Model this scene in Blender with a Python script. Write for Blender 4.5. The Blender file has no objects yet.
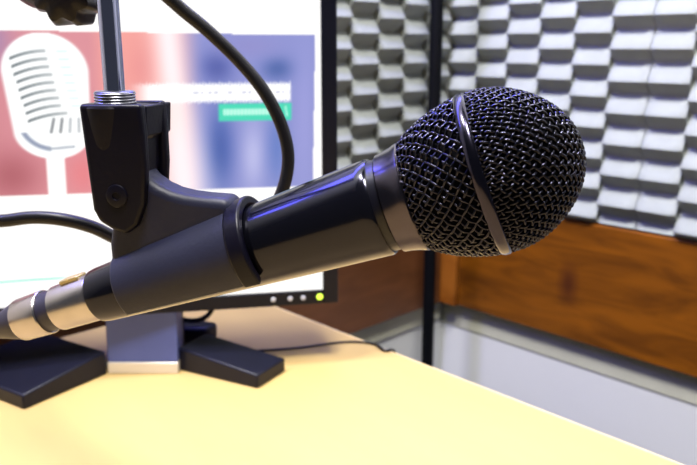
import bpy, bmesh, math, random
from mathutils import Vector, Matrix
random.seed(4)
S = bpy.context.scene
COL = S.collection
V = Vector
PI = math.pi

# ------------------------------------------------------------ camera & measuring helpers
FPX = 750.0
CAM = V((0, 0, .26))
PITCH = math.atan(187 / 750)
YAW = math.radians(46.05)
F = V((math.cos(YAW), math.sin(YAW), 0)); R = V((math.sin(YAW), -math.cos(YAW), 0)); ZZ = V((0, 0, 1))
FW = F * math.cos(PITCH) - ZZ * math.sin(PITCH)
UP = F * math.sin(PITCH) + ZZ * math.cos(PITCH)
def ray(x, y): return FW + R * ((x - 348.5) / FPX) - UP * ((y - 232.5) / FPX)
def P(x, y, d): return CAM + ray(x, y) * d
def on(x, y, n, k):
    v = ray(x, y); n = V(n); return CAM + v * ((k - n.dot(CAM)) / n.dot(v))
def desk(x, y, z=0.0): return on(x, y, (0, 0, 1), z)

cd = bpy.data.cameras.new('camera'); cam = bpy.data.objects.new('camera', cd); COL.objects.link(cam)
cd.sensor_width = 36; cd.lens = FPX / 697 * 36; cd.clip_start = .01
m3 = Matrix((R, UP, -FW)).transposed()
cam.matrix_world = Matrix.Translation(CAM) @ m3.to_4x4()
cd.dof.use_dof = True; cd.dof.focus_distance = .262; cd.dof.aperture_fstop = 20
S.camera = cam

# ------------------------------------------------------------ materials
def lin(c):
    return tuple(((v / 255) / 12.92 if v / 255 <= .04045 else ((v / 255 + .055) / 1.055) ** 2.4) for v in c)
def mat(name, rgb, rough=.5, metal=0.0, var=.0, scale=60, bump=0.0, bscale=200, coat=0.0, spec=.5, stretch=(1, 1, 1)):
    m = bpy.data.materials.new(name); m.use_nodes = True
    nt = m.node_tree; b = nt.nodes['Principled BSDF']
    c = lin(rgb)
    b.inputs['Roughness'].default_value = rough; b.inputs['Metallic'].default_value = metal
    b.inputs['Coat Weight'].default_value = coat; b.inputs['Specular IOR Level'].default_value = spec
    tc = nt.nodes.new('ShaderNodeTexCoord'); mp = nt.nodes.new('ShaderNodeMapping')
    mp.inputs['Scale'].default_value = stretch
    nt.links.new(tc.outputs['Object'], mp.inputs['Vector'])
    n = nt.nodes.new('ShaderNodeTexNoise'); n.inputs['Scale'].default_value = scale; n.inputs['Detail'].default_value = 6
    nt.links.new(mp.outputs['Vector'], n.inputs['Vector'])
    r = nt.nodes.new('ShaderNodeValToRGB')
    r.color_ramp.elements[0].position = .3; r.color_ramp.elements[1].position = .7
    r.color_ramp.elements[0].color = (*[v * (1 - var) for v in c], 1)
    r.color_ramp.elements[1].color = (*[min(1, v * (1 + var)) for v in c], 1)
    nt.links.new(n.outputs['Fac'], r.inputs['Fac']); nt.links.new(r.outputs['Color'], b.inputs['Base Color'])
    if bump:
        n2 = nt.nodes.new('ShaderNodeTexNoise'); n2.inputs['Scale'].default_value = bscale; n2.inputs['Detail'].default_value = 4
        nt.links.new(mp.outputs['Vector'], n2.inputs['Vector'])
        bp = nt.nodes.new('ShaderNodeBump'); bp.inputs['Strength'].default_value = bump; bp.inputs['Distance'].default_value = .001
        nt.links.new(n2.outputs['Fac'], bp.inputs['Height']); nt.links.new(bp.outputs['Normal'], b.inputs['Normal'])
    return m

def wood_mat(name, a, b_, stretch, knots=()):
    m = bpy.data.materials.new(name); m.use_nodes = True; nt = m.node_tree; L = nt.links
    b = nt.nodes['Principled BSDF']; b.inputs['Roughness'].default_value = .42; b.inputs['Specular IOR Level'].default_value = .25
    tc = nt.nodes.new('ShaderNodeTexCoord'); mp = nt.nodes.new('ShaderNodeMapping'); mp.inputs['Scale'].default_value = stretch
    L.new(tc.outputs['Object'], mp.inputs['Vector'])
    n = nt.nodes.new('ShaderNodeTexNoise'); n.inputs['Scale'].default_value = 9; n.inputs['Detail'].default_value = 7
    n.inputs['Distortion'].default_value = .9
    L.new(mp.outputs['Vector'], n.inputs['Vector'])
    r = nt.nodes.new('ShaderNodeValToRGB'); r.color_ramp.elements[0].position = .32; r.color_ramp.elements[1].position = .68
    r.color_ramp.elements[0].color = (*lin(a), 1); r.color_ramp.elements[1].color = (*lin(b_), 1)
    L.new(n.outputs['Fac'], r.inputs['Fac'])
    out = r.outputs['Color']
    for (cx, cy, cz, sx, sz) in knots:
        sub = nt.nodes.new('ShaderNodeVectorMath'); sub.operation = 'SUBTRACT'; sub.inputs[1].default_value = (cx, cy, cz)
        L.new(tc.outputs['Object'], sub.inputs[0])
        mu = nt.nodes.new('ShaderNodeVectorMath'); mu.operation = 'MULTIPLY'; mu.inputs[1].default_value = (0, 1 / sx, 1 / sz)
        L.new(sub.outputs[0], mu.inputs[0])
        ln = nt.nodes.new('ShaderNodeVectorMath'); ln.operation = 'LENGTH'; L.new(mu.outputs[0], ln.inputs[0])
        mr = nt.nodes.new('ShaderNodeMapRange'); mr.inputs[1].default_value = .2; mr.inputs[2].default_value = 1.1
        mr.inputs[3].default_value = .8; mr.inputs[4].default_value = 0
        L.new(ln.outputs['Value'], mr.inputs[0])
        mx = nt.nodes.new('ShaderNodeMix'); mx.data_type = 'RGBA'
        L.new(mr.outputs[0], mx.inputs[0]); L.new(out, mx.inputs[6]); mx.inputs[7].default_value = (*lin((62, 26, 12)), 1)
        out = mx.outputs[2]
    L.new(out, b.inputs['Base Color'])
    return m

M = {
 'foam': mat('acoustic_foam', (146, 151, 148), .95, var=.05, scale=40, bump=.35, bscale=900, spec=.15),
 'wall': mat('white_wall_paint', (206, 208, 208), .7, var=.02, scale=5, bump=.1, bscale=300),
 'strip': mat('grey_beige_strip', (182, 182, 164), .7, var=.04, scale=20),
 'floor': mat('floor_vinyl', (58, 54, 52), .6, var=.06, scale=12),
 'desk': mat('pale_birch_laminate', (184, 157, 104), .55, var=.03, scale=6, stretch=(6, .8, 1), bump=.04, bscale=400, spec=.12),
 'deskedge': mat('pale_edge_band', (240, 214, 160), .5, var=.03, scale=10),
 'steel': mat('desk_frame_steel', (150, 150, 155), .4, metal=.8),
 'pipe': mat('black_pipe', (4, 5, 9), .6, var=.1, spec=.12),
 'bezel': mat('monitor_black_plastic', (9, 11, 24), .35, var=.08, scale=80, bump=.05, bscale=900, spec=.2),
 'footm': mat('stand_black_plastic', (13, 14, 30), .42, var=.12, scale=50, bump=.1, bscale=800, spec=.28),
 'neck': mat('satin_silver_neck', (84, 98, 168), .4, metal=.35, var=.08, scale=18),
 'neckedge': mat('silver_neck_edge', (220, 214, 206), .35, metal=.3),
 'led': mat('grey_button', (176, 180, 196), .4),
 'chrome': mat('chrome', (160, 164, 190), .08, metal=1.0, var=.04),
 'nut': mat('brushed_nut', (150, 150, 160), .3, metal=1.0, var=.15, scale=150),
 'arm': mat('arm_black_plastic', (14, 10, 16), .35, var=.2, scale=60, bump=.2, bscale=250, spec=.25),
 'clip': mat('clip_rubber_grey', (24, 26, 46), .48, var=.08, scale=60, bump=.1, bscale=700, spec=.28),
 'yoke': mat('yoke_black_plastic', (8, 7, 20), .34, var=.15, scale=70, bump=.1, bscale=500, spec=.16),
 'handle': mat('mic_handle_lacquer', (26, 26, 38), .17, metal=.85, var=.05, scale=50, coat=.25),
 'collar': mat('mic_collar_metal', (74, 70, 80), .2, metal=1.0, var=.05),
 'groove': mat('mic_groove', (10, 10, 22), .3, metal=.4),
 'band': mat('grille_band_metal', (54, 52, 66), .18, metal=1.0, var=.08),
 'wire': mat('grille_wire', (42, 42, 52), .13, metal=1.0, var=.1, scale=200),
 'liner': mat('grille_liner_foam', (6, 6, 12), .95, spec=.1),
 'xlr': mat('satin_nickel', (176, 170, 170), .25, metal=1.0, var=.08, scale=90),
 'boot': mat('cable_boot_rubber', (26, 24, 44), .45, var=.1),
 'tab': mat('brass_latch', (176, 156, 108), .4, metal=.7),
 'cable': mat('black_cable_rubber', (12, 11, 16), .38, var=.1, scale=90, bump=.1, bscale=600, spec=.28),
}
M['wood'] = wood_mat('varnished_wood_right', (116, 62, 14), (168, 96, 24), (1, 1, 5))
M['wood_shaded'] = wood_mat('varnished_wood_left_shaded', (84, 50, 26), (104, 64, 36), (1, 1, 5))  # same wood as the right board, the left wall's weaker light put into its colour
def emit(name, rgb, k):
    m = bpy.data.materials.new(name); m.use_nodes = True; b = m.node_tree.nodes['Principled BSDF']
    b.inputs['Base Color'].default_value = (*lin(rgb), 1)
    b.inputs['Emission Color'].default_value = (*lin(rgb), 1); b.inputs['Emission Strength'].default_value = k
    return m
M['ledon'] = emit('green_power_light', (196, 236, 70), 1.3)

# ------------------------------------------------------------ mesh helpers
def obj(name, bm, m, parent=None, smooth=True, bevel=0, seg=2, sub=0, angle=35):
    bmesh.ops.recalc_face_normals(bm, faces=bm.faces)
    me = bpy.data.meshes.new(name); bm.to_mesh(me); bm.free()
    me.materials.append(m)
    o = bpy.data.objects.new(name, me); COL.objects.link(o)
    if parent: o.parent = parent; o.matrix_parent_inverse = parent.matrix_world.inverted()
    if bevel:
        b = o.modifiers.new('bevel', 'BEVEL'); b.width = bevel; b.segments = seg; b.limit_method = 'ANGLE'; b.angle_limit = math.radians(30)
        b.harden_normals = False
    if sub:
        s = o.modifiers.new('sub', 'SUBSURF'); s.levels = sub; s.render_levels = sub
    if smooth:
        for p in me.polygons: p.use_smooth = True
        try: me.set_sharp_from_angle(angle=math.radians(angle))
        except Exception: pass
    return o
def tag(o, label=None, cat=None, group=None, kind=None):
    if label: o['label'] = label
    if cat: o['category'] = cat
    if group: o['group'] = group
    if kind: o['kind'] = kind
    return o
def thing(name, label, cat, loc=(0, 0, 0), mw=None, group=None):
    o = bpy.data.objects.new(name, None); COL.objects.link(o); o.empty_display_size = .02
    o.matrix_world = mw if mw is not None else Matrix.Translation(V(loc))
    return tag(o, label, cat, group)
def box(bm, a, b):
    xs = (a[0], b[0]); ys = (a[1], b[1]); zs = (a[2], b[2])
    v = [bm.verts.new((x, y, z)) for x in xs for y in ys for z in zs]
    for f in ((0, 1, 3, 2), (4, 6, 7, 5), (0, 4, 5, 1), (2, 3, 7, 6), (0, 2, 6, 4), (1, 5, 7, 3)):
        bm.faces.new([v[i] for i in f])
    return bm
def BM(): return bmesh.new()
def frame(t, hint=ZZ):
    t = t.normalized()
    if abs(t.dot(hint)) > .95: hint = V((1, 0, 0))
    a = (hint - t * hint.dot(t)).normalized(); return a, t.cross(a)
def lathe(bm, mw, prof, n=64, a0=0, a1=2 * PI, caps=True):
    """prof: (along z, radius); mw maps local z axis to world"""
    full = abs(a1 - a0 - 2 * PI) < 1e-6
    rings = []
    for t, r in prof:
        if r < 1e-6 and full:
            rings.append([bm.verts.new(mw @ V((0, 0, t)))]); continue
        k = n if full else n + 1
        rings.append([bm.verts.new(mw @ V((r * math.cos(a0 + (a1 - a0) * i / n), r * math.sin(a0 + (a1 - a0) * i / n), t))) for i in range(k)])
    for A, B in zip(rings, rings[1:]):
        m_ = n
        for i in range(m_):
            j = (i + 1) % len(A) if len(A) > 1 else 0; l = (i + 1) % len(B) if len(B) > 1 else 0
            if len(A) == 1: bm.faces.new((A[0], B[l], B[i]))
            elif len(B) == 1: bm.faces.new((A[i], A[j], B[0]))
            else: bm.faces.new((A[i], A[j], B[l], B[i]))
    if caps and full:
        for r_ in (rings[0], rings[-1]):
            if len(r_) > 2: bm.faces.new(r_)
    return bm
def spline(pts, n=10):
    out = []
    p = [pts[0] * 2 - pts[1]] + list(pts) + [pts[-1] * 2 - pts[-2]]
    for i in range(1, len(p) - 2):
        for k in range(n):
            t = k / n
            out.append(.5 * ((2 * p[i]) + (p[i + 1] - p[i - 1]) * t + (2 * p[i - 1] - 5 * p[i] + 4 * p[i + 1] - p[i + 2]) * t * t + (-p[i - 1] + 3 * p[i] - 3 * p[i + 1] + p[i + 2]) * t ** 3))
    out.append(pts[-1].copy()); return out
def tube(bm, pts, r, n=12, caps=True):
    prev = None; rings = []
    for i, p in enumerate(pts):
        t = (pts[min(i + 1, len(pts) - 1)] - pts[max(i - 1, 0)]).normalized()
        if prev is None: a, b = frame(t)
        else: a = (prev - t * prev.dot(t)).normalized(); b = t.cross(a)
        prev = a; rr = r(i / (len(pts) - 1)) if callable(r) else r
        rings.append([bm.verts.new(p + (a * math.cos(2 * PI * k / n) + b * math.sin(2 * PI * k / n)) * rr) for k in range(n)])
    for A, B in zip(rings, rings[1:]):
        for k in range(n): bm.faces.new((A[k], A[(k + 1) % n], B[(k + 1) % n], B[k]))
    if caps: bm.faces.new(rings[0]); bm.faces.new(rings[-1])
    return bm
def prism(bm, pts, off):
    a = [bm.verts.new(p) for p in pts]; b = [bm.verts.new(p + off) for p in pts]
    bm.faces.new(a); bm.faces.new(b[::-1])
    for i in range(len(a)): j = (i + 1) % len(a); bm.faces.new((a[i], b[i], b[j], a[j]))
    return bm

# ------------------------------------------------------------ the booth: walls, boards, floor
XR, YL = .8612, .6844          # faces of the wood boards: right wall x = XR, left wall y = YL
FLZ, TOP = -.74, 1.75
ZW0, ZW1 = -.1205, .0413       # bottom and top of the wood boards
def struct(name, bm, m, **k): return tag(obj(name, bm, m, **k), kind='structure')
struct('floor', box(BM(), (-1.6, -1.6, FLZ - .05), (XR + .14, YL + .14, FLZ)), M['floor'], smooth=False)
struct('wall_right', box(BM(), (XR + .014, -1.6, FLZ), (XR + .13, YL + .13, TOP)), M['wall'], smooth=False)
struct('wall_left', box(BM(), (-1.6, YL + .014, FLZ), (XR + .014, YL + .13, TOP)), M['wall'], smooth=False)
wr = struct('trim_1', box(BM(), (XR, -1.2, ZW0), (XR + .014, YL - .028, ZW1)), M['wood'], bevel=.002)
struct('trim_2', box(BM(), (-.6, YL, ZW0), (XR - .008, YL + .014, ZW1)), M['wood_shaded'], bevel=.002)
struct('trim_3', box(BM(), (XR + .0125, -1.2, -.160), (XR + .014, YL + .01, ZW0)), M['strip'], bevel=.001)
struct('trim_4', box(BM(), (-.6, YL + .0105, -.152), (XR + .0105, YL + .014, ZW0)), M['strip'], bevel=.001)
struct('trim_5', box(BM(), (XR - .008, YL - .028, ZW0), (XR + .014, YL + .014, ZW1)), wood_mat('varnished_corner_post', (120, 66, 16), (150, 90, 30), (1, 1, 3)), bevel=.002)
# the knot in the board on the right wall, set into the board's wood by its material
kp = on(568, 284, (1, 0, 0), XR)
wr.data.materials[0] = wood_mat('varnished_wood_knotty', (84, 45, 6), (124, 70, 9), (1, 1, 5), [(XR, kp.y, kp.z, .017, .034)])

# acoustic foam: columns of horizontal wedges, every other column shifted half a pitch
PITCH_Z, COLW, DEP = .0374, .0480, .017
def foam(name, along, start, ncol, z0, z1, label, flip, phase=0, base=.004):
    """along: 'y' on the right wall (columns run towards -y) or 'x' on the left wall (columns run towards -x)"""
    bm = BM(); back = .013
    def pt(s, d, z):
        return V((XR + .013 - d, start - s, z)) if along == 'y' else V((start - s, YL + .013 - d, z))
    def prof(ph):
        # rounded wedge: ridge at ph, valley half a pitch on
        pts = []; n = int((z1 - z0) / (PITCH_Z / 12))
        for i in range(n + 1):
            z = z0 + (z1 - z0) * i / n
            w = ((z - z0) / PITCH_Z + ph) % 1.0
            tri = w / .40 if w < .40 else (1 - w) / .60      # short steep underside, long upper slope
            h = .5 - .5 * math.cos(PI * tri)
            h = .85 * tri + .15 * h
            pts.append((z, base + DEP * h))
        return pts
    nx = 8
    for c in range(ncol):
        ph = .5 * ((c + phase) % 2) + .22
        pr = prof(ph)
        w = COLW
        grid = []
        for k in range(nx + 1):
            u = k / nx
            e = min(u, 1 - u) * 2
            ee = 1 - (1 - min(1, e / .22)) ** 2 * .3          # the wedges drop off a little at their cut ends
            grid.append([bm.verts.new(pt(c * w + u * w, base + (d - base) * ee, z)) for z, d in pr])
        for a, b in zip(grid, grid[1:]):
            for i in range(len(a) - 1): bm.faces.new((a[i], a[i + 1], b[i + 1], b[i]))
        for k in (0, nx):                                          # cut side faces down to the base sheet
            s = c * w + (k / nx) * w
            lo = [bm.verts.new(pt(s, base * .5, z)) for z, d in pr]
            g = grid[k]
            for i in range(len(g) - 1): bm.faces.new((g[i], g[i + 1], lo[i + 1], lo[i]))
    L = ncol * COLW
    a = pt(0, 0, z0); b = pt(L, base * .9, z1)
    box(bm, tuple(min(a[i], b[i]) for i in range(3)), tuple(max(a[i], b[i]) for i in range(3)))
    # bottom closing strips
    o = obj(name, bm, M['foam'], smooth=True, angle=50)
    return tag(o, label, 'acoustic foam', 'grey wedge foam panels on the booth walls')
ZF0 = ZW1 + .003; ZF1 = ZF0 + PITCH_Z * 14
seam = on(641, 150, (1, 0, 0), XR).y
y0 = YL + .004
nR = round((y0 - seam) / COLW)
COLR = (y0 - seam) / nR
_c = COLW; COLW = COLR
foam('acoustic_foam_panel', 'y', y0, nR, ZF0, ZF1, 'grey wedge foam panel on right wall between corner and panel seam, behind mic grille', False, 0)
COLW = _c
foam('acoustic_foam_panel', 'y', seam - .001, 12, ZF0, ZF1, 'grey wedge foam panel at right edge of photo above orange wood board, right of seam', False, 1)
foam('acoustic_foam_panel', 'x', XR - .004, 16, ZF0, ZF1, 'grey wedge foam panel on left wall between monitor and black corner pipe', False, 1)

# black pipe standing in the corner
pp = on(433, 150, (0, 1, 0), .630)
bm = BM(); tube(bm, [V((pp.x, pp.y, FLZ + .012)), V((pp.x, pp.y, TOP))], .0083, 20)
lathe(bm, Matrix.Translation((pp.x, pp.y, FLZ)), [(0, .03), (.004, .03), (.008, .022), (.012, .0083)], 24)
tag(obj('vertical_pipe', bm, M['pipe']), 'thin black vertical pipe standing in the corner between the foam panels', 'pipe')

# ------------------------------------------------------------ desk
DX = .4527
dk = thing('desk', 'pale cream wooden desk top under the microphone and monitor', 'desk', (0, .1, FLZ))
box_ = BM(); box(box_, (-.75, -.55, -.025), (DX - .0012, .648, 0)); obj('desk_top', box_, M['desk'], dk, bevel=.0015)
bm = BM(); box(bm, (DX - .0012, -.55, -.025), (DX, .648, -.0004)); obj('edge_band', bm, M['deskedge'], dk, smooth=False)
for lx in (-.68, DX - .07):
    for ly in (-.48, .58):
        bm = BM(); box(bm, (lx - .02, ly - .02, FLZ), (lx + .02, ly + .02, -.025)); obj('leg', bm, M['steel'], dk, bevel=.003)

# ------------------------------------------------------------ monitor
ma = math.radians(79.5)
MX = (F * math.cos(ma) + R * math.sin(ma)).normalized()      # to the right along the screen
MN = V((-MX.y, MX.x, 0))                                     # away from the viewer
K0 = P(338, 297, .62); K0.z = 0
mw = Matrix((MX, MN, ZZ)).transposed().to_4x4(); mw.translation = K0
mon = thing('computer_monitor', 'black framed computer monitor showing a web page with retro microphone picture', 'monitor', mw=mw)
SW, SZ0, SZ1 = .345, .0655, .345
SR = -.0125; SL = SR - SW
BZ0 = .0535; BZ1 = SZ1 + .014
def mb(a, b):
    bm = BM(); box(bm, a, b); bm.transform(mw); return bm
bm = BM()
box(bm, (SR, -.001, BZ0), (0, .016, BZ1)); box(bm, (SL - .0125, -.001, BZ0), (SL, .016, BZ1))
box(bm, (SL, -.001, BZ0), (SR, .016, SZ0)); box(bm, (SL, -.001, SZ1), (SR, .016, BZ1)); bm.transform(mw)
obj('bezel', bm, M['bezel'], mon, bevel=.0012)
bm = BM(); pts = [V(p) for p in ((SL - .012, .016, BZ0), (-.0005, .016, BZ0), (-.0005, .016, BZ1), (SL - .012, .016, BZ1))]
v1 = [bm.verts.new(p) for p in pts]
v2 = [bm.verts.new(p) for p in ((SL + .03, .05, BZ0 + .03), (-.042, .05, BZ0 + .03), (-.042, .05, BZ1 - .03), (SL + .03, .05, BZ1 - .03))]
bm.faces.new(v1); bm.faces.new(v2[::-1])
for i in range(4): j = (i + 1) % 4; bm.faces.new((v1[i], v2[i], v2[j], v1[j]))
bm.transform(mw); obj('back_cover', bm, M['bezel'], mon, bevel=.003)
# buttons and power light on the lower bezel
zb = .0597
def bez_s(px): return (on(px, 292, MN, MN.dot(K0)) - K0).dot(MX)
for px in (273, 290, 303):
    bm = BM(); lathe(bm, mw @ Matrix.Translation((bez_s(px), -.001, zb)) @ Matrix.Rotation(PI / 2, 4, 'X'), [(0, .0021), (.0007, .0019), (.0009, .001), (.0009, 0)], 16)
    obj('button', bm, M['led'], mon)
bm = BM(); lathe(bm, mw @ Matrix.Translation((bez_s(319.5), -.001, zb)) @ Matrix.Rotation(PI / 2, 4, 'X'), [(0, .0027), (.0007, .0025), (.001, .0012), (.001, 0)], 16)
tag(obj('power_light', bm, M['ledon'], mon), 'lit yellow-green power light')

# what the screen shows: a page with a photo banner, drawn over a fine grid on the panel
def sm(a, b, x):
    t = max(0., min(1., (x - a) / (b - a))); return t * t * (3 - 2 * t)
def mix(a, b, t): return tuple(a[i] + (b[i] - a[i]) * t for i in range(3))
def blob(c, X, Y, x, y, rx, ry, col, k=1.): return mix(c, col, k * math.exp(-(((X - x) / rx) ** 2 + ((Y - y) / ry) ** 2)))
def seg(X, Y, x0, y0, x1, y1, w):
    dx, dy = x1 - x0, y1 - y0; t = max(0, min(1, ((X - x0) * dx + (Y - y0) * dy) / (dx * dx + dy * dy)))
    return 1 - sm(w * .4, w * 1.3, math.hypot(X - x0 - dx * t, Y - y0 - dy * t))
def micmask(X, Y):
    # capsule of the retro microphone, leaning a little
    lean = (Y - 90) * .10
    cx = 46 + lean * .55
    if Y < 70: hw = 41 * math.sqrt(max(0, 1 - ((70 - Y) / 38) ** 2)) if Y > 32 else -9
    elif Y < 128: hw = 41 - (Y - 70) * .07
    else: hw = 37 * math.sqrt(max(0, 1 - ((Y - 128) / 28) ** 2)) if Y < 156 else -9
    return sm(-2.2, 2.2, hw - abs(X - cx))
rows = [(12, 57, 45, 50)]
def shade(X, Y):
    W = (255, 254, 252)
    c = W
    if 30 + X * .013 < Y < 192.5 and X < 313.5:
        b = (214, 140, 150)
        b = mix(b, (238, 158, 152), sm(85, 108, X) * (1 - sm(60, 150, Y) * .2))
        b = blob(b, X, Y, -8, 40, 22, 22, (150, 130, 180), .9)
        b = blob(b, X, Y, 5, 172, 30, 26, (160, 78, 92), .8)
        b = blob(b, X, Y, 75, 172, 16, 22, (224, 122, 130), .8)
        b = blob(b, X, Y, -40, 110, 40, 90, (180, 104, 118), .6)
        b = blob(b, X, Y, 138, 70, 14, 30, (226, 140, 140), .7)
        b = blob(b, X, Y, 152, 140, 10, 14, (224, 138, 130), .7)
        blu = (136, 142, 204)
        blu = blob(blu, X, Y, 212, 66, 17, 16, (70, 84, 160), .85)
        blu = blob(blu, X, Y, 274, 68, 16, 12, (64, 92, 160), .85)
        blu = blob(blu, X, Y, 214, 152, 15, 44, (52, 84, 164), .95)
        blu = blob(blu, X, Y, 249, 158, 12, 34, (186, 188, 230), .8)
        blu = blob(blu, X, Y, 274, 150, 11, 40, (84, 116, 190), .75)
        blu = blob(blu, X, Y, 303, 120, 10, 70, (150, 152, 214), .7)
        blu = blob(blu, X, Y, 245, 45, 30, 12, (140, 136, 196), .6)
        c = mix(b, blu, sm(160, 200, X))
        c = mix(c, (255, 240, 244), .95 * math.exp(-((X - 170 - (Y - 110) * .08) / (16 + 9 * sm(80, 180, Y))) ** 2))
        c = blob(c, X, Y, 160, 112, 22, 26, (255, 226, 220), .6)
        # heading, two ragged lines of white letters
        j = 1.3 * math.sin(X * 1.9) + .9 * math.sin(X * 3.1)
        t = sm(81 + j, 84 + j, Y) * (1 - sm(99.5 + j, 102.5 + j, Y)) * sm(120, 150, X) * (1 - sm(287, 289.5, X))
        c = mix(c, (255, 255, 255), t)
        if 185 < X < 288 and abs(Y - 91.5) < 1.4 and math.sin(X * .9) + math.sin(X * .37) > .15: c = mix(c, (150, 156, 190), .55)
        # green button with a pale caption
        k = sm(212, 214.5, X) * (1 - sm(288, 290.5, X)) * sm(102, 104, Y) * (1 - sm(120, 122, Y))
        c = mix(c, (56, 212, 178), k)
        k = sm(217, 219, X) * (1 - sm(270, 274, X)) * sm(107.5, 109.5, Y) * (1 - sm(114, 116, Y)) * (.8 + .2 * math.sin(X * 1.7))
        c = mix(c, (200, 250, 232), k)
        c = mix(c, (190, 248, 230), seg(X, Y, 283, 107, 284.5, 116, 1.2) * .8)
        # stem and body of the pictured microphone
        st = sm(39, 41, X) * (1 - sm(57, 59, X)) * sm(140, 145, Y)
        c = mix(c, (255, 250, 250), st)
        mm = micmask(X, Y)
        c = mix(c, (252, 254, 254), mm)
        if mm > .4:
            for i in range(9):
                yy = 57 + i * 7.6; xx = 12 + i * 1.7; ln = 34
                if i == 8: ln = 38
                u = (X - xx) / ln
                if 0 <= u <= 1:
                    yc = yy - 7.5 * (1 - (1 - u) ** 2) + 0
                    c = mix(c, (96, 108, 116), (1 - sm(.8, 2.1, abs(Y - yc))) * (1 - .55 * u))
            for i in range(8):
                yy = 50 + i * 7.6
                c = mix(c, (186, 226, 222), .5 * seg(X, Y, 57 + i * 1.6, yy, 66 + i * 1.4, yy, 1.2))
            for i in range(4):
                x_ = 50 + i * 8
                c = mix(c, (110, 116, 124) if i < 2 else (176, 182, 188), .9 * seg(X, Y, x_, 116, x_ - (3.5 - i) * .9, 129, 1.6))
            # dark crescent near the foot of the capsule
            e = math.hypot((X - 50) / 32., (Y - 118) / 28.)
            if X < 46 and Y > 129: c = mix(c, (128, 140, 168), (1 - sm(.02, .13, abs(e - 1.0))) * .95)
            c = mix(c, (150, 160, 176), seg(X, Y, 42, 146, 68, 144, 1.4) * .8)
    # thin turquoise rule lower down the page
    c = mix(c, (150, 232, 218), (1 - sm(.5, 1.6, abs(Y - (283 - 0.02 * X)))) * (1 - sm(40, 60, X)))
    return c
NXg, NZg = 430, 350
me = bpy.data.meshes.new('screen')
vs = []; cols = []
for j in range(NZg + 1):
    z = SZ0 + (SZ1 - SZ0) * j / NZg
    for i in range(NXg + 1):
        s = SL + (SR - SL) * i / NXg
        vs.append(mw @ V((s, .0005, z)))
        Y = 30 + (.2705 - z) / (.2705 - .1540) * 160; X = 315 * (s + .246 + (Y - 110) * 2.0e-5) / .229
        cols.extend((*lin(tuple(max(0, v) for v in shade(X, Y))), 1.0))
fs = [(j * (NXg + 1) + i, j * (NXg + 1) + i + 1, (j + 1) * (NXg + 1) + i + 1, (j + 1) * (NXg + 1) + i) for j in range(NZg) for i in range(NXg)]
me.from_pydata(vs, [], fs); me.update()
ca = me.color_attributes.new('page', 'FLOAT_COLOR', 'POINT'); ca.data.foreach_set('color', cols)
sm_ = bpy.data.materials.new('lit_screen'); sm_.use_nodes = True; nt = sm_.node_tree; b = nt.nodes['Principled BSDF']
at = nt.nodes.new('ShaderNodeAttribute'); at.attribute_name = 'page'
b.inputs['Base Color'].default_value = (.01, .01, .01, 1); b.inputs['Roughness'].default_value = .4
nt.links.new(at.outputs['Color'], b.inputs['Emission Color']); b.inputs['Emission Strength'].default_value = 1.08
me.materials.append(sm_)
so = bpy.data.objects.new('screen', me); COL.objects.link(so); so.parent = mon; so.matrix_parent_inverse = mon.matrix_world.inverted()
tag(so, 'lit screen with a white page, a pink and blue banner, retro microphone and green button')

# stand: silver neck and black V-shaped feet
a = desk(108, 374); b_ = desk(178.5, 374); nd = (b_ - a).normalized(); nn = V((-nd.y, nd.x, 0))
bm = BM(); nw = (b_ - a).length
prism(bm, [a, b_, b_ + nn * .022, a + nn * .022], V((0, 0, .010)))
nf = bm
bm = BM(); prism(bm, [a + V((0, 0, .010)) + nn * .0008, b_ + V((0, 0, .010)) + nn * .0008, b_ + nn * .022 + V((0, 0, .010)), a + nn * .022 + V((0, 0, .010))], V((0, 0, .045)) + nn * .004)
nk = obj('neck', bm, M['neck'], mon, bevel=.001)
tag(obj('neck_edge', nf, M['neckedge'], nk, bevel=.0008), 'pale lower edge of the neck')
bm = BM(); mid = (a + b_) / 2 + nn * .028
prism(bm, [mid - nd * .028, mid + nd * .028, mid + nd * .022 + nn * .03, mid - nd * .022 + nn * .03], V((0, 0, .13)))
obj('rear_post', bm, M['footm'], mon, bevel=.003)
def foot(q, hi, ho):
    """q: inner front, outer front, outer back, inner back; thicker where it meets the neck"""
    bm = BM(); lo = [bm.verts.new(p) for p in q]; up = [bm.verts.new(p + V((0, 0, h))) for p, h in zip(q, (hi, ho, ho, hi))]
    bm.faces.new(lo); bm.faces.new(up[::-1])
    for i in range(4): j = (i + 1) % 4; bm.faces.new((lo[i], up[i], up[j], lo[j]))
    return obj('foot', bm, M['footm'], mon, bevel=.0015)
r0, r1, r2 = desk(178.5, 370), desk(257.6, 389), desk(285.5, 371)
foot([r0, r1, r2, r0 + (r2 - r1) * .95], .020, .0115)
l0, l1 = desk(107.5, 374), desk(24, 410); l2 = desk(-50, 381)
foot([l0, l1, l2, l0 + (l2 - l1) * .95], .020, .0115)
k0, k1, k2, k3 = desk(176, 345), desk(208, 345), desk(219, 338), desk(180, 332)
bm = BM(); prism(bm, [k0, k1, k2, k3], V((0, 0, .016))); obj('rear_base', bm, M['footm'], mon, bevel=.004, seg=3)

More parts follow.
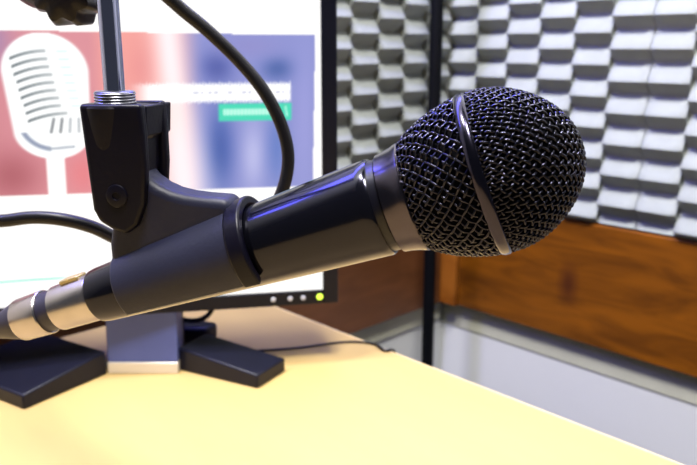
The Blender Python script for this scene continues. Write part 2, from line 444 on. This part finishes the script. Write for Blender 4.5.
# cables lying on the desk by the monitor
pts = [desk(236, 352, .0012), desk(262, 350.5, .0012), desk(300, 347.5, .0012), desk(345, 342, .0012), desk(372, 343.5, .0012), V((DX - .006, desk(392, 349).y, .0014)), V((DX + .004, desk(396, 350).y, -.004)), V((DX + .006, desk(398, 352).y, -.05)), V((DX + .004, desk(398, 352).y, -.3)), V((DX + .005, desk(398, 352).y, FLZ + .01))]
tag(obj('thin_cable', tube(BM(), spline(pts), .0011, 8), M['cable']), 'thin dark cable lying across the desk from monitor foot to desk edge', 'cable')
pts = [P(224, 275, .655), P(219, 290, .655), P(214, 303, .655), P(209, 314, .655), P(199, 320, .655), P(186, 320, .66), P(170, 316, .665)]
obj('power_cord', tube(BM(), spline(pts), .0023, 10), M['cable'], mon)

# ------------------------------------------------------------ microphone
A = P(484, 174, .262); B = P(50, 311, .31)
AX = (A - B).normalized()
E1 = (ZZ - AX * AX.dot(ZZ)).normalized(); E2 = AX.cross(E1)       # E1 up-ish, E2 sideways
MW = Matrix((E1, E2, AX)).transposed().to_4x4(); MW.translation = A
mic = thing('microphone', 'black handheld vocal microphone with round wire mesh head, held in the clip', 'microphone', mw=MW)
mm_ = .001
def L(prof, n=72): return lathe(BM(), MW, [(t * mm_, r * mm_) for t, r in prof], n)
obj('handle', L([(-161, 0), (-161, 9.9), (-160.2, 10.8), (-158, 11.2), (-150, 11.7), (-120, 13.4), (-90, 15.2), (-60, 17.0), (-42, 18.0), (-39, 18.15), (-38, 17.7), (-38, 0)]), M['handle'], mic)
obj('ring', L([(-38, 0), (-38, 17.0), (-35, 17.0), (-35, 0)]), M['groove'], mic)
obj('collar', L([(-35, 0), (-35, 17.6), (-34.4, 18.3), (-32, 18.6), (-28.5, 19.4), (-27, 20.0), (-26, 20.2), (-25.4, 19.8), (-25.2, 18.5), (-25.2, 0)]), M['collar'], mic)
REAR = [(-26, 18.8), (-23, 20.9), (-18, 23.6), (-12, 25.8), (-6, 27.4), (-2, 28.0)]
FRONT = [(2, 28.2), (7, 27.9), (13, 26.4), (19, 23.4), (24.5, 19.3), (28.8, 14.6), (31.6, 9.8), (33.2, 5.2), (33.8, 0)]
# rounded metal band between the two mesh halves
obj('band', L([(-2.3, 26), (-2.3, 28.2), (-1.8, 28.9), (-.8, 29.3), (.8, 29.3), (1.8, 28.9), (2.3, 28.2), (2.3, 26), (-2.3, 26)], 96), M['band'], mic)
obj('windscreen', L([(-26, 0)] + [(t, r - 1.5) for t, r in REAR] + [(0, 27.)] + [(t - .3, max(0, r - 1.5)) for t, r in FRONT[:-1]] + [(32.2, 0)], 64), M['liner'], mic)
def resample(prof):
    p = [V((t, r, 0)) for t, r in prof]; q = spline(p, 12)
    d = [0]
    for u, v in zip(q, q[1:]): d.append(d[-1] + (v - u).length)
    return q, d
def sampler(prof):
    q, d = resample(prof); tot = d[-1]
    def fn(s):
        s = max(0, min(tot, s))
        lo, hi = 0, len(d) - 1
        while hi - lo > 1:
            m_ = (lo + hi) // 2
            if d[m_] <= s: lo = m_
            else: hi = m_
        k = (s - d[lo]) / max(1e-9, d[hi] - d[lo]); p = q[lo].lerp(q[hi], k); tg = (q[hi] - q[lo]).normalized()
        return p.x, p.y, tg
    return fn, tot
def surf(fn, s, th, off):
    t, r, tg = fn(s); n = V((-tg.y, tg.x, 0))
    if n.y < 0: n = -n
    if tg.x < 0: pass
    t += n.x * off; r += n.y * off
    return MW @ V((r * math.cos(th) * mm_, r * math.sin(th) * mm_, t * mm_))
WR = .00052
def wire(bm, pts, r): tube(bm, pts, r, 5, False)
# rear half: two families of wires winding round the cone, over and under each other
bm = BM(); fn, tot = sampler(REAR); NW = 46
for fam in (0, 1):
    for i in range(NW):
        th0 = 2 * PI * i / NW; pts = []
        n = 44
        for k in range(n + 1):
            s = tot * k / n; tw = (s / tot) * 1.02
            th = th0 + (tw if fam else -tw)
            # crossings happen where the two windings meet
            ph = (s / tot) * 1.02 * NW / PI
            off = .42 * math.cos(ph * PI + i * PI) * (1 if fam else -1)
            pts.append(surf(fn, s, th, off))
        wire(bm, pts, WR)
obj('rear_grille', bm, M['wire'], mic, angle=180)
# front half: a square woven cloth of wire pressed over the dome
bm = BM(); fn, tot = sampler(FRONT[::-1]); pit = 2.55; kmax = int(tot / pit) + 1
for fam in (0, 1):
    for i in range(-kmax, kmax + 1):
        u = (i + .5) * pit
        if abs(u) >= tot: continue
        half = math.sqrt(tot * tot - u * u); n = max(4, int(2 * half / .6)); pts = []
        for k in range(n + 1):
            v = -half + 2 * half * k / n
            x, y = (u, v) if fam == 0 else (v, u)
            rho = math.hypot(x, y); th = math.atan2(y, x) + .5
            off = .42 * math.cos(PI * (v / pit - .5) + i * PI) * (1 if fam == 0 else -1)
            t, r, tg = fn(rho); n_ = V((-tg.y, tg.x, 0))
            if n_.x < 0: n_ = -n_
            t += n_.x * off; r += n_.y * off
            pts.append(MW @ V((r * math.cos(th) * mm_, r * math.sin(th) * mm_, t * mm_)))
        wire(bm, pts, WR)
obj('front_grille', bm, M['wire'], mic, angle=180)

# ------------------------------------------------------------ cable with its plug
AT = MW
cb = thing('microphone_cable', 'thick black microphone cable with silver plug, looping behind the clip and up to the arm', 'cable', MW @ V((0, 0, -.169)))
def Lc(prof, n=48): return lathe(BM(), MW, [((t + 7) * mm_, r * mm_) for t, r in prof], n)
sleeve = obj('plug_sleeve', Lc([(-187, 0), (-187, 9.0), (-186.5, 9.4), (-169.2, 9.8), (-168.3, 9.6), (-168.1, 0)]), M['xlr'], cb)
tag(obj('plug_ring', Lc([(-192.8, 0), (-192.8, 8.4), (-187, 8.5), (-187, 0)]), M['boot'], cb), 'black ring between the silver sleeves')
obj('plug_shell', Lc([(-206, 0), (-206, 8.6), (-205.4, 9.0), (-193.3, 9.35), (-192.8, 9.0), (-192.8, 0)]), M['xlr'], cb)
obj('plug_boot', Lc([(-222, 0), (-222, 3.6), (-221, 4.2), (-214, 6.2), (-208, 8.0), (-206, 8.2), (-206, 0)]), M['boot'], cb)
bm = BM(); box(bm, (.0088, -.0035, -.1735), (.0108, .0035, -.1645)); bm.transform(MW); tag(obj('plug_latch', bm, M['tab'], sleeve, bevel=.0006), 'small brass push tab')
tail = MW @ V((0, 0, -.214))
pts = [tail, MW @ V((0, 0, -.245)), P(-95, 345, .345), P(-150, 300, .36), P(-110, 240, .36), P(-50, 222, .352), P(0, 221, .35), P(32, 217.5, .35), P(62, 219.5, .35), P(92, 227, .352), P(120, 240, .356), P(160, 256, .36),
       P(205, 262, .362), P(250, 238, .362), P(277, 203, .36), P(288, 165, .358), P(283, 130, .355), P(265, 93, .352), P(240, 62, .35), P(208, 31, .346), P(178, 6, .342), P(150, -22, .336), P(135, -60, .33), P(130, -105, .322), P(122, -150, .318)]
obj('cable_jacket', tube(BM(), spline(pts, 12), .00305, 16), M['cable'], cb)

# ------------------------------------------------------------ clip
HN = AX.cross(ZZ).normalized()                                   # horizontal, across the microphone
if HN.dot(F) > 0: HN = -HN                                       # towards the viewer
kpl = HN.dot(A)
PXY = on(115, 97, HN, kpl - .001)
CL = thing('microphone_clip', 'dark grey plastic microphone clip with black yoke hanging from the chrome rod', 'microphone clip', (PXY.x, PXY.y, PXY.z - .05))
def hr(t):   # handle radius at t (mm)
    pr = [(-168, 10.9), (-150, 11.7), (-120, 13.4), (-90, 15.2), (-60, 17)]
    for (a0, b0), (a1, b1) in zip(pr, pr[1:]):
        if t <= a1: return b0 + (b1 - b0) * (t - a0) / (a1 - a0)
    return 17
def cshell(t0, t1, ri, ro, arc=128, n=48, k=12):
    bm = BM(); rows = []
    for j in range(k + 1):
        t = t0 + (t1 - t0) * j / k; ring = []
        for rr in (ri, ro):
            seq = range(n + 1) if rr is ri else range(n, -1, -1)
            for i in seq:
                a = math.radians(-arc + 2 * arc * i / n)
                q = hr(t) + rr(t)
                ring.append(bm.verts.new(MW @ V((q * math.cos(a) * mm_, q * math.sin(a) * mm_, t * mm_))))
        rows.append(ring)
    m_ = len(rows[0])
    for A_, B_ in zip(rows, rows[1:]):
        for i in range(m_): j = (i + 1) % m_; bm.faces.new((A_[i], A_[j], B_[j], B_[i]))
    for r_ in (rows[0], rows[-1]):
        for i in range(n): bm.faces.new((r_[i], r_[i + 1], r_[m_ - 2 - i], r_[m_ - 1 - i]))
    return bm
obj('cradle', cshell(-145, -92, lambda t: .25, lambda t: 2.7 + .4 * (t + 153) / 61), M['clip'], CL, bevel=.0006)
obj('cradle_lip', cshell(-93.5, -86.5, lambda t: .25, lambda t: 4.0, k=3), M['yoke'], CL, bevel=.0009)
# tongue sweeping up from the cradle into the yoke
def ip(x, y): return on(x, y, HN, kpl)
tp = [(136, 150), (149, 168), (156, 176), (166, 183), (178, 188.5), (192, 192), (208, 194), (236, 196), (240, 218), (200, 232), (160, 247), (119, 265), (117, 240), (119, 225), (116, 212), (122, 160)]
bm = BM(); prism(bm, [ip(*q) + HN * .0075 for q in tp], -HN * .015)
obj('tongue', bm, M['clip'], CL, bevel=.004, seg=5)
# yoke: round threaded body with two ears either side of the tongue
zt = on(115, 104, HN, kpl).z; zb_ = on(115, 152, HN, kpl).z
YM = Matrix.Translation((PXY.x, PXY.y, 0))
bm = BM(); lathe(bm, YM, [(zb_, 0), (zb_, .0112), (zb_ + .004, .0118), (zt - .001, .0128), (zt, .0122), (zt, .0078), (zt - .002, .0078), (zt - .002, 0)], 48)
yb = obj('yoke_body', bm, M['yoke'], CL)
kc = HN.dot(PXY)
def ep(x, y, k): return on(x, y, HN, k)
ears = [(77.5, 104.5), (140, 104.5), (143, 135), (145, 168), (144, 205), (137, 226), (126, 235), (112, 230), (99, 222), (92.5, 210), (86, 165)]
for sgn, nm in ((1, 'front'), (-1, 'rear')):
    k1 = kc + sgn * .0115
    if sgn > 0:
        base_pts = [ep(x, y, k1) for x, y in ears]
    bm = BM()
    if sgn > 0: prism(bm, base_pts, -HN * .0048)
    else:
        back = [p - HN * .0182 for p in base_pts]
        prism(bm, back, HN * -.0048)
    obj('yoke_ear', bm, M['yoke'], CL, bevel=.0016, seg=4)
# raised lug beside the ears
bm = BM(); lp = [ep(x, y, kc) for x, y in ((136, 104.5), (154.5, 104.5), (154.5, 135), (151.5, 136.5), (152, 172), (136, 172))]
prism(bm, [p + HN * .007 for p in lp], -HN * .022); obj('yoke_lug', bm, M['yoke'], CL, bevel=.0008)
bc = ep(117, 196, kc + .0115)
BMx = Matrix((ZZ, HN.cross(ZZ), HN)).transposed().to_4x4(); BMx.translation = bc
bm = BM(); lathe(bm, BMx, [(-.028, 0), (-.028, .0035), (0, .0035), (.0001, .0044), (.0006, .0042), (.0008, .0036), (.0008, .0016), (.0003, .0014), (.0003, 0)], 32)
obj('pivot_bolt', bm, M['yoke'], yb)

# ------------------------------------------------------------ boom arm above
arm = thing('boom_arm', 'chrome rod and black jointed arm end holding the clip from above', 'microphone arm', (PXY.x, PXY.y, zt + .002))
zc = on(115, 91, HN, kpl).z
bm = BM(); lathe(bm, YM, [(zt - .002, 0), (zt - .002, .0072), (zt + .0004, .0076)] + [q for i in range(4) for q in ((zt + .0006 + i * .0011, .0078), (zt + .0011 + i * .0011, .0073))] + [(zc - .0004, .0076), (zc, .0070), (zc, 0)], 40)
obj('collar_nut', bm, M['nut'], arm)
zr = on(110, 0, HN, kpl).z + .045
bm = BM(); lathe(bm, YM, [(zc, 0), (zc, .0039), (zr, .0039), (zr, 0)], 40)
obj('rod', bm, M['chrome'], arm)
bm = BM(); lathe(bm, YM, [(zr - .016, 0), (zr - .016, .007), (zr - .014, .0085), (zr + .010, .0085), (zr + .012, .007), (zr + .012, 0)], 32)
obj('rod_socket', bm, M['arm'], arm)
# ribbed hand knob next to the rod
kc_ = P(70, -10, .302)
km = Matrix((ZZ, HN.cross(ZZ), HN)).transposed().to_4x4(); km.translation = kc_
bm = BM(); nlobe = 9; rings = []
for (t, rr, amp) in ((-.008, .0105, .04), (-.0065, .0128, .10), (.004, .0134, .11), (.0075, .012, .09), (.009, .008, .03)):
    ring = []
    for i in range(108):
        a_ = 2 * PI * i / 108; r_ = rr * (1 + amp * math.cos(nlobe * a_))
        ring.append(bm.verts.new(km @ V((r_ * math.cos(a_), r_ * math.sin(a_), t))))
    rings.append(ring)
for A_, B_ in zip(rings, rings[1:]):
    for i in range(108): j = (i + 1) % 108; bm.faces.new((A_[i], A_[j], B_[j], B_[i]))
bm.faces.new(rings[0]); bm.faces.new(rings[-1]); obj('hand_knob', bm, M['arm'], arm)
# the joint and the arm leaving the frame up and to the left
j0 = V((PXY.x, PXY.y, zr))
bm = BM(); tube(bm, [j0, P(92, -24, .30), P(60, -20, .305)], .006, 16); obj('joint', bm, M['arm'], arm)
bm = BM(); tube(bm, spline([P(66, -12, .312), P(44, -8, .318), P(20, -22, .33), P(-40, -80, .36), P(-160, -200, .42)]), .0075, 20); obj('arm_tube', bm, M['arm'], arm)

# ------------------------------------------------------------ light
def area(name, loc, target, size, sy, power, col):
    l = bpy.data.lights.new(name, 'AREA'); l.shape = 'RECTANGLE'; l.size = size; l.size_y = sy; l.energy = power; l.color = col
    o = bpy.data.objects.new(name, l); COL.objects.link(o); o.location = loc
    d = (V(target) - V(loc)).normalized(); o.rotation_euler = d.to_track_quat('-Z', 'Y').to_euler()
    return o
area('ceiling_lamp', (-.05, .60, 1.66), (.45, .30, 0), .35, .12, 42, (1, .97, .93))
area('front_fill_light', (.02, -.06, 1.72), (.6, .35, 0), .36, .36, 54, (1, .97, .93))  # added fill from the front, brightens the right wall and its foam
area('blue_highlight_light', (.28, .62, .74), (.25, .2, .15), .9, .07, 8, (.10, .10, 1))  # added unseen blue strip light for the highlight along the microphone handle
w = bpy.data.worlds.new('world'); S.world = w; w.use_nodes = True
w.node_tree.nodes['Background'].inputs['Color'].default_value = (.82, .88, 1, 1)
w.node_tree.nodes['Background'].inputs['Strength'].default_value = .10

S.view_settings.view_transform = 'Standard'; S.view_settings.look = 'None'
S.view_settings.gamma = 1; S.view_settings.use_curve_mapping = False; S.view_settings.exposure = 0
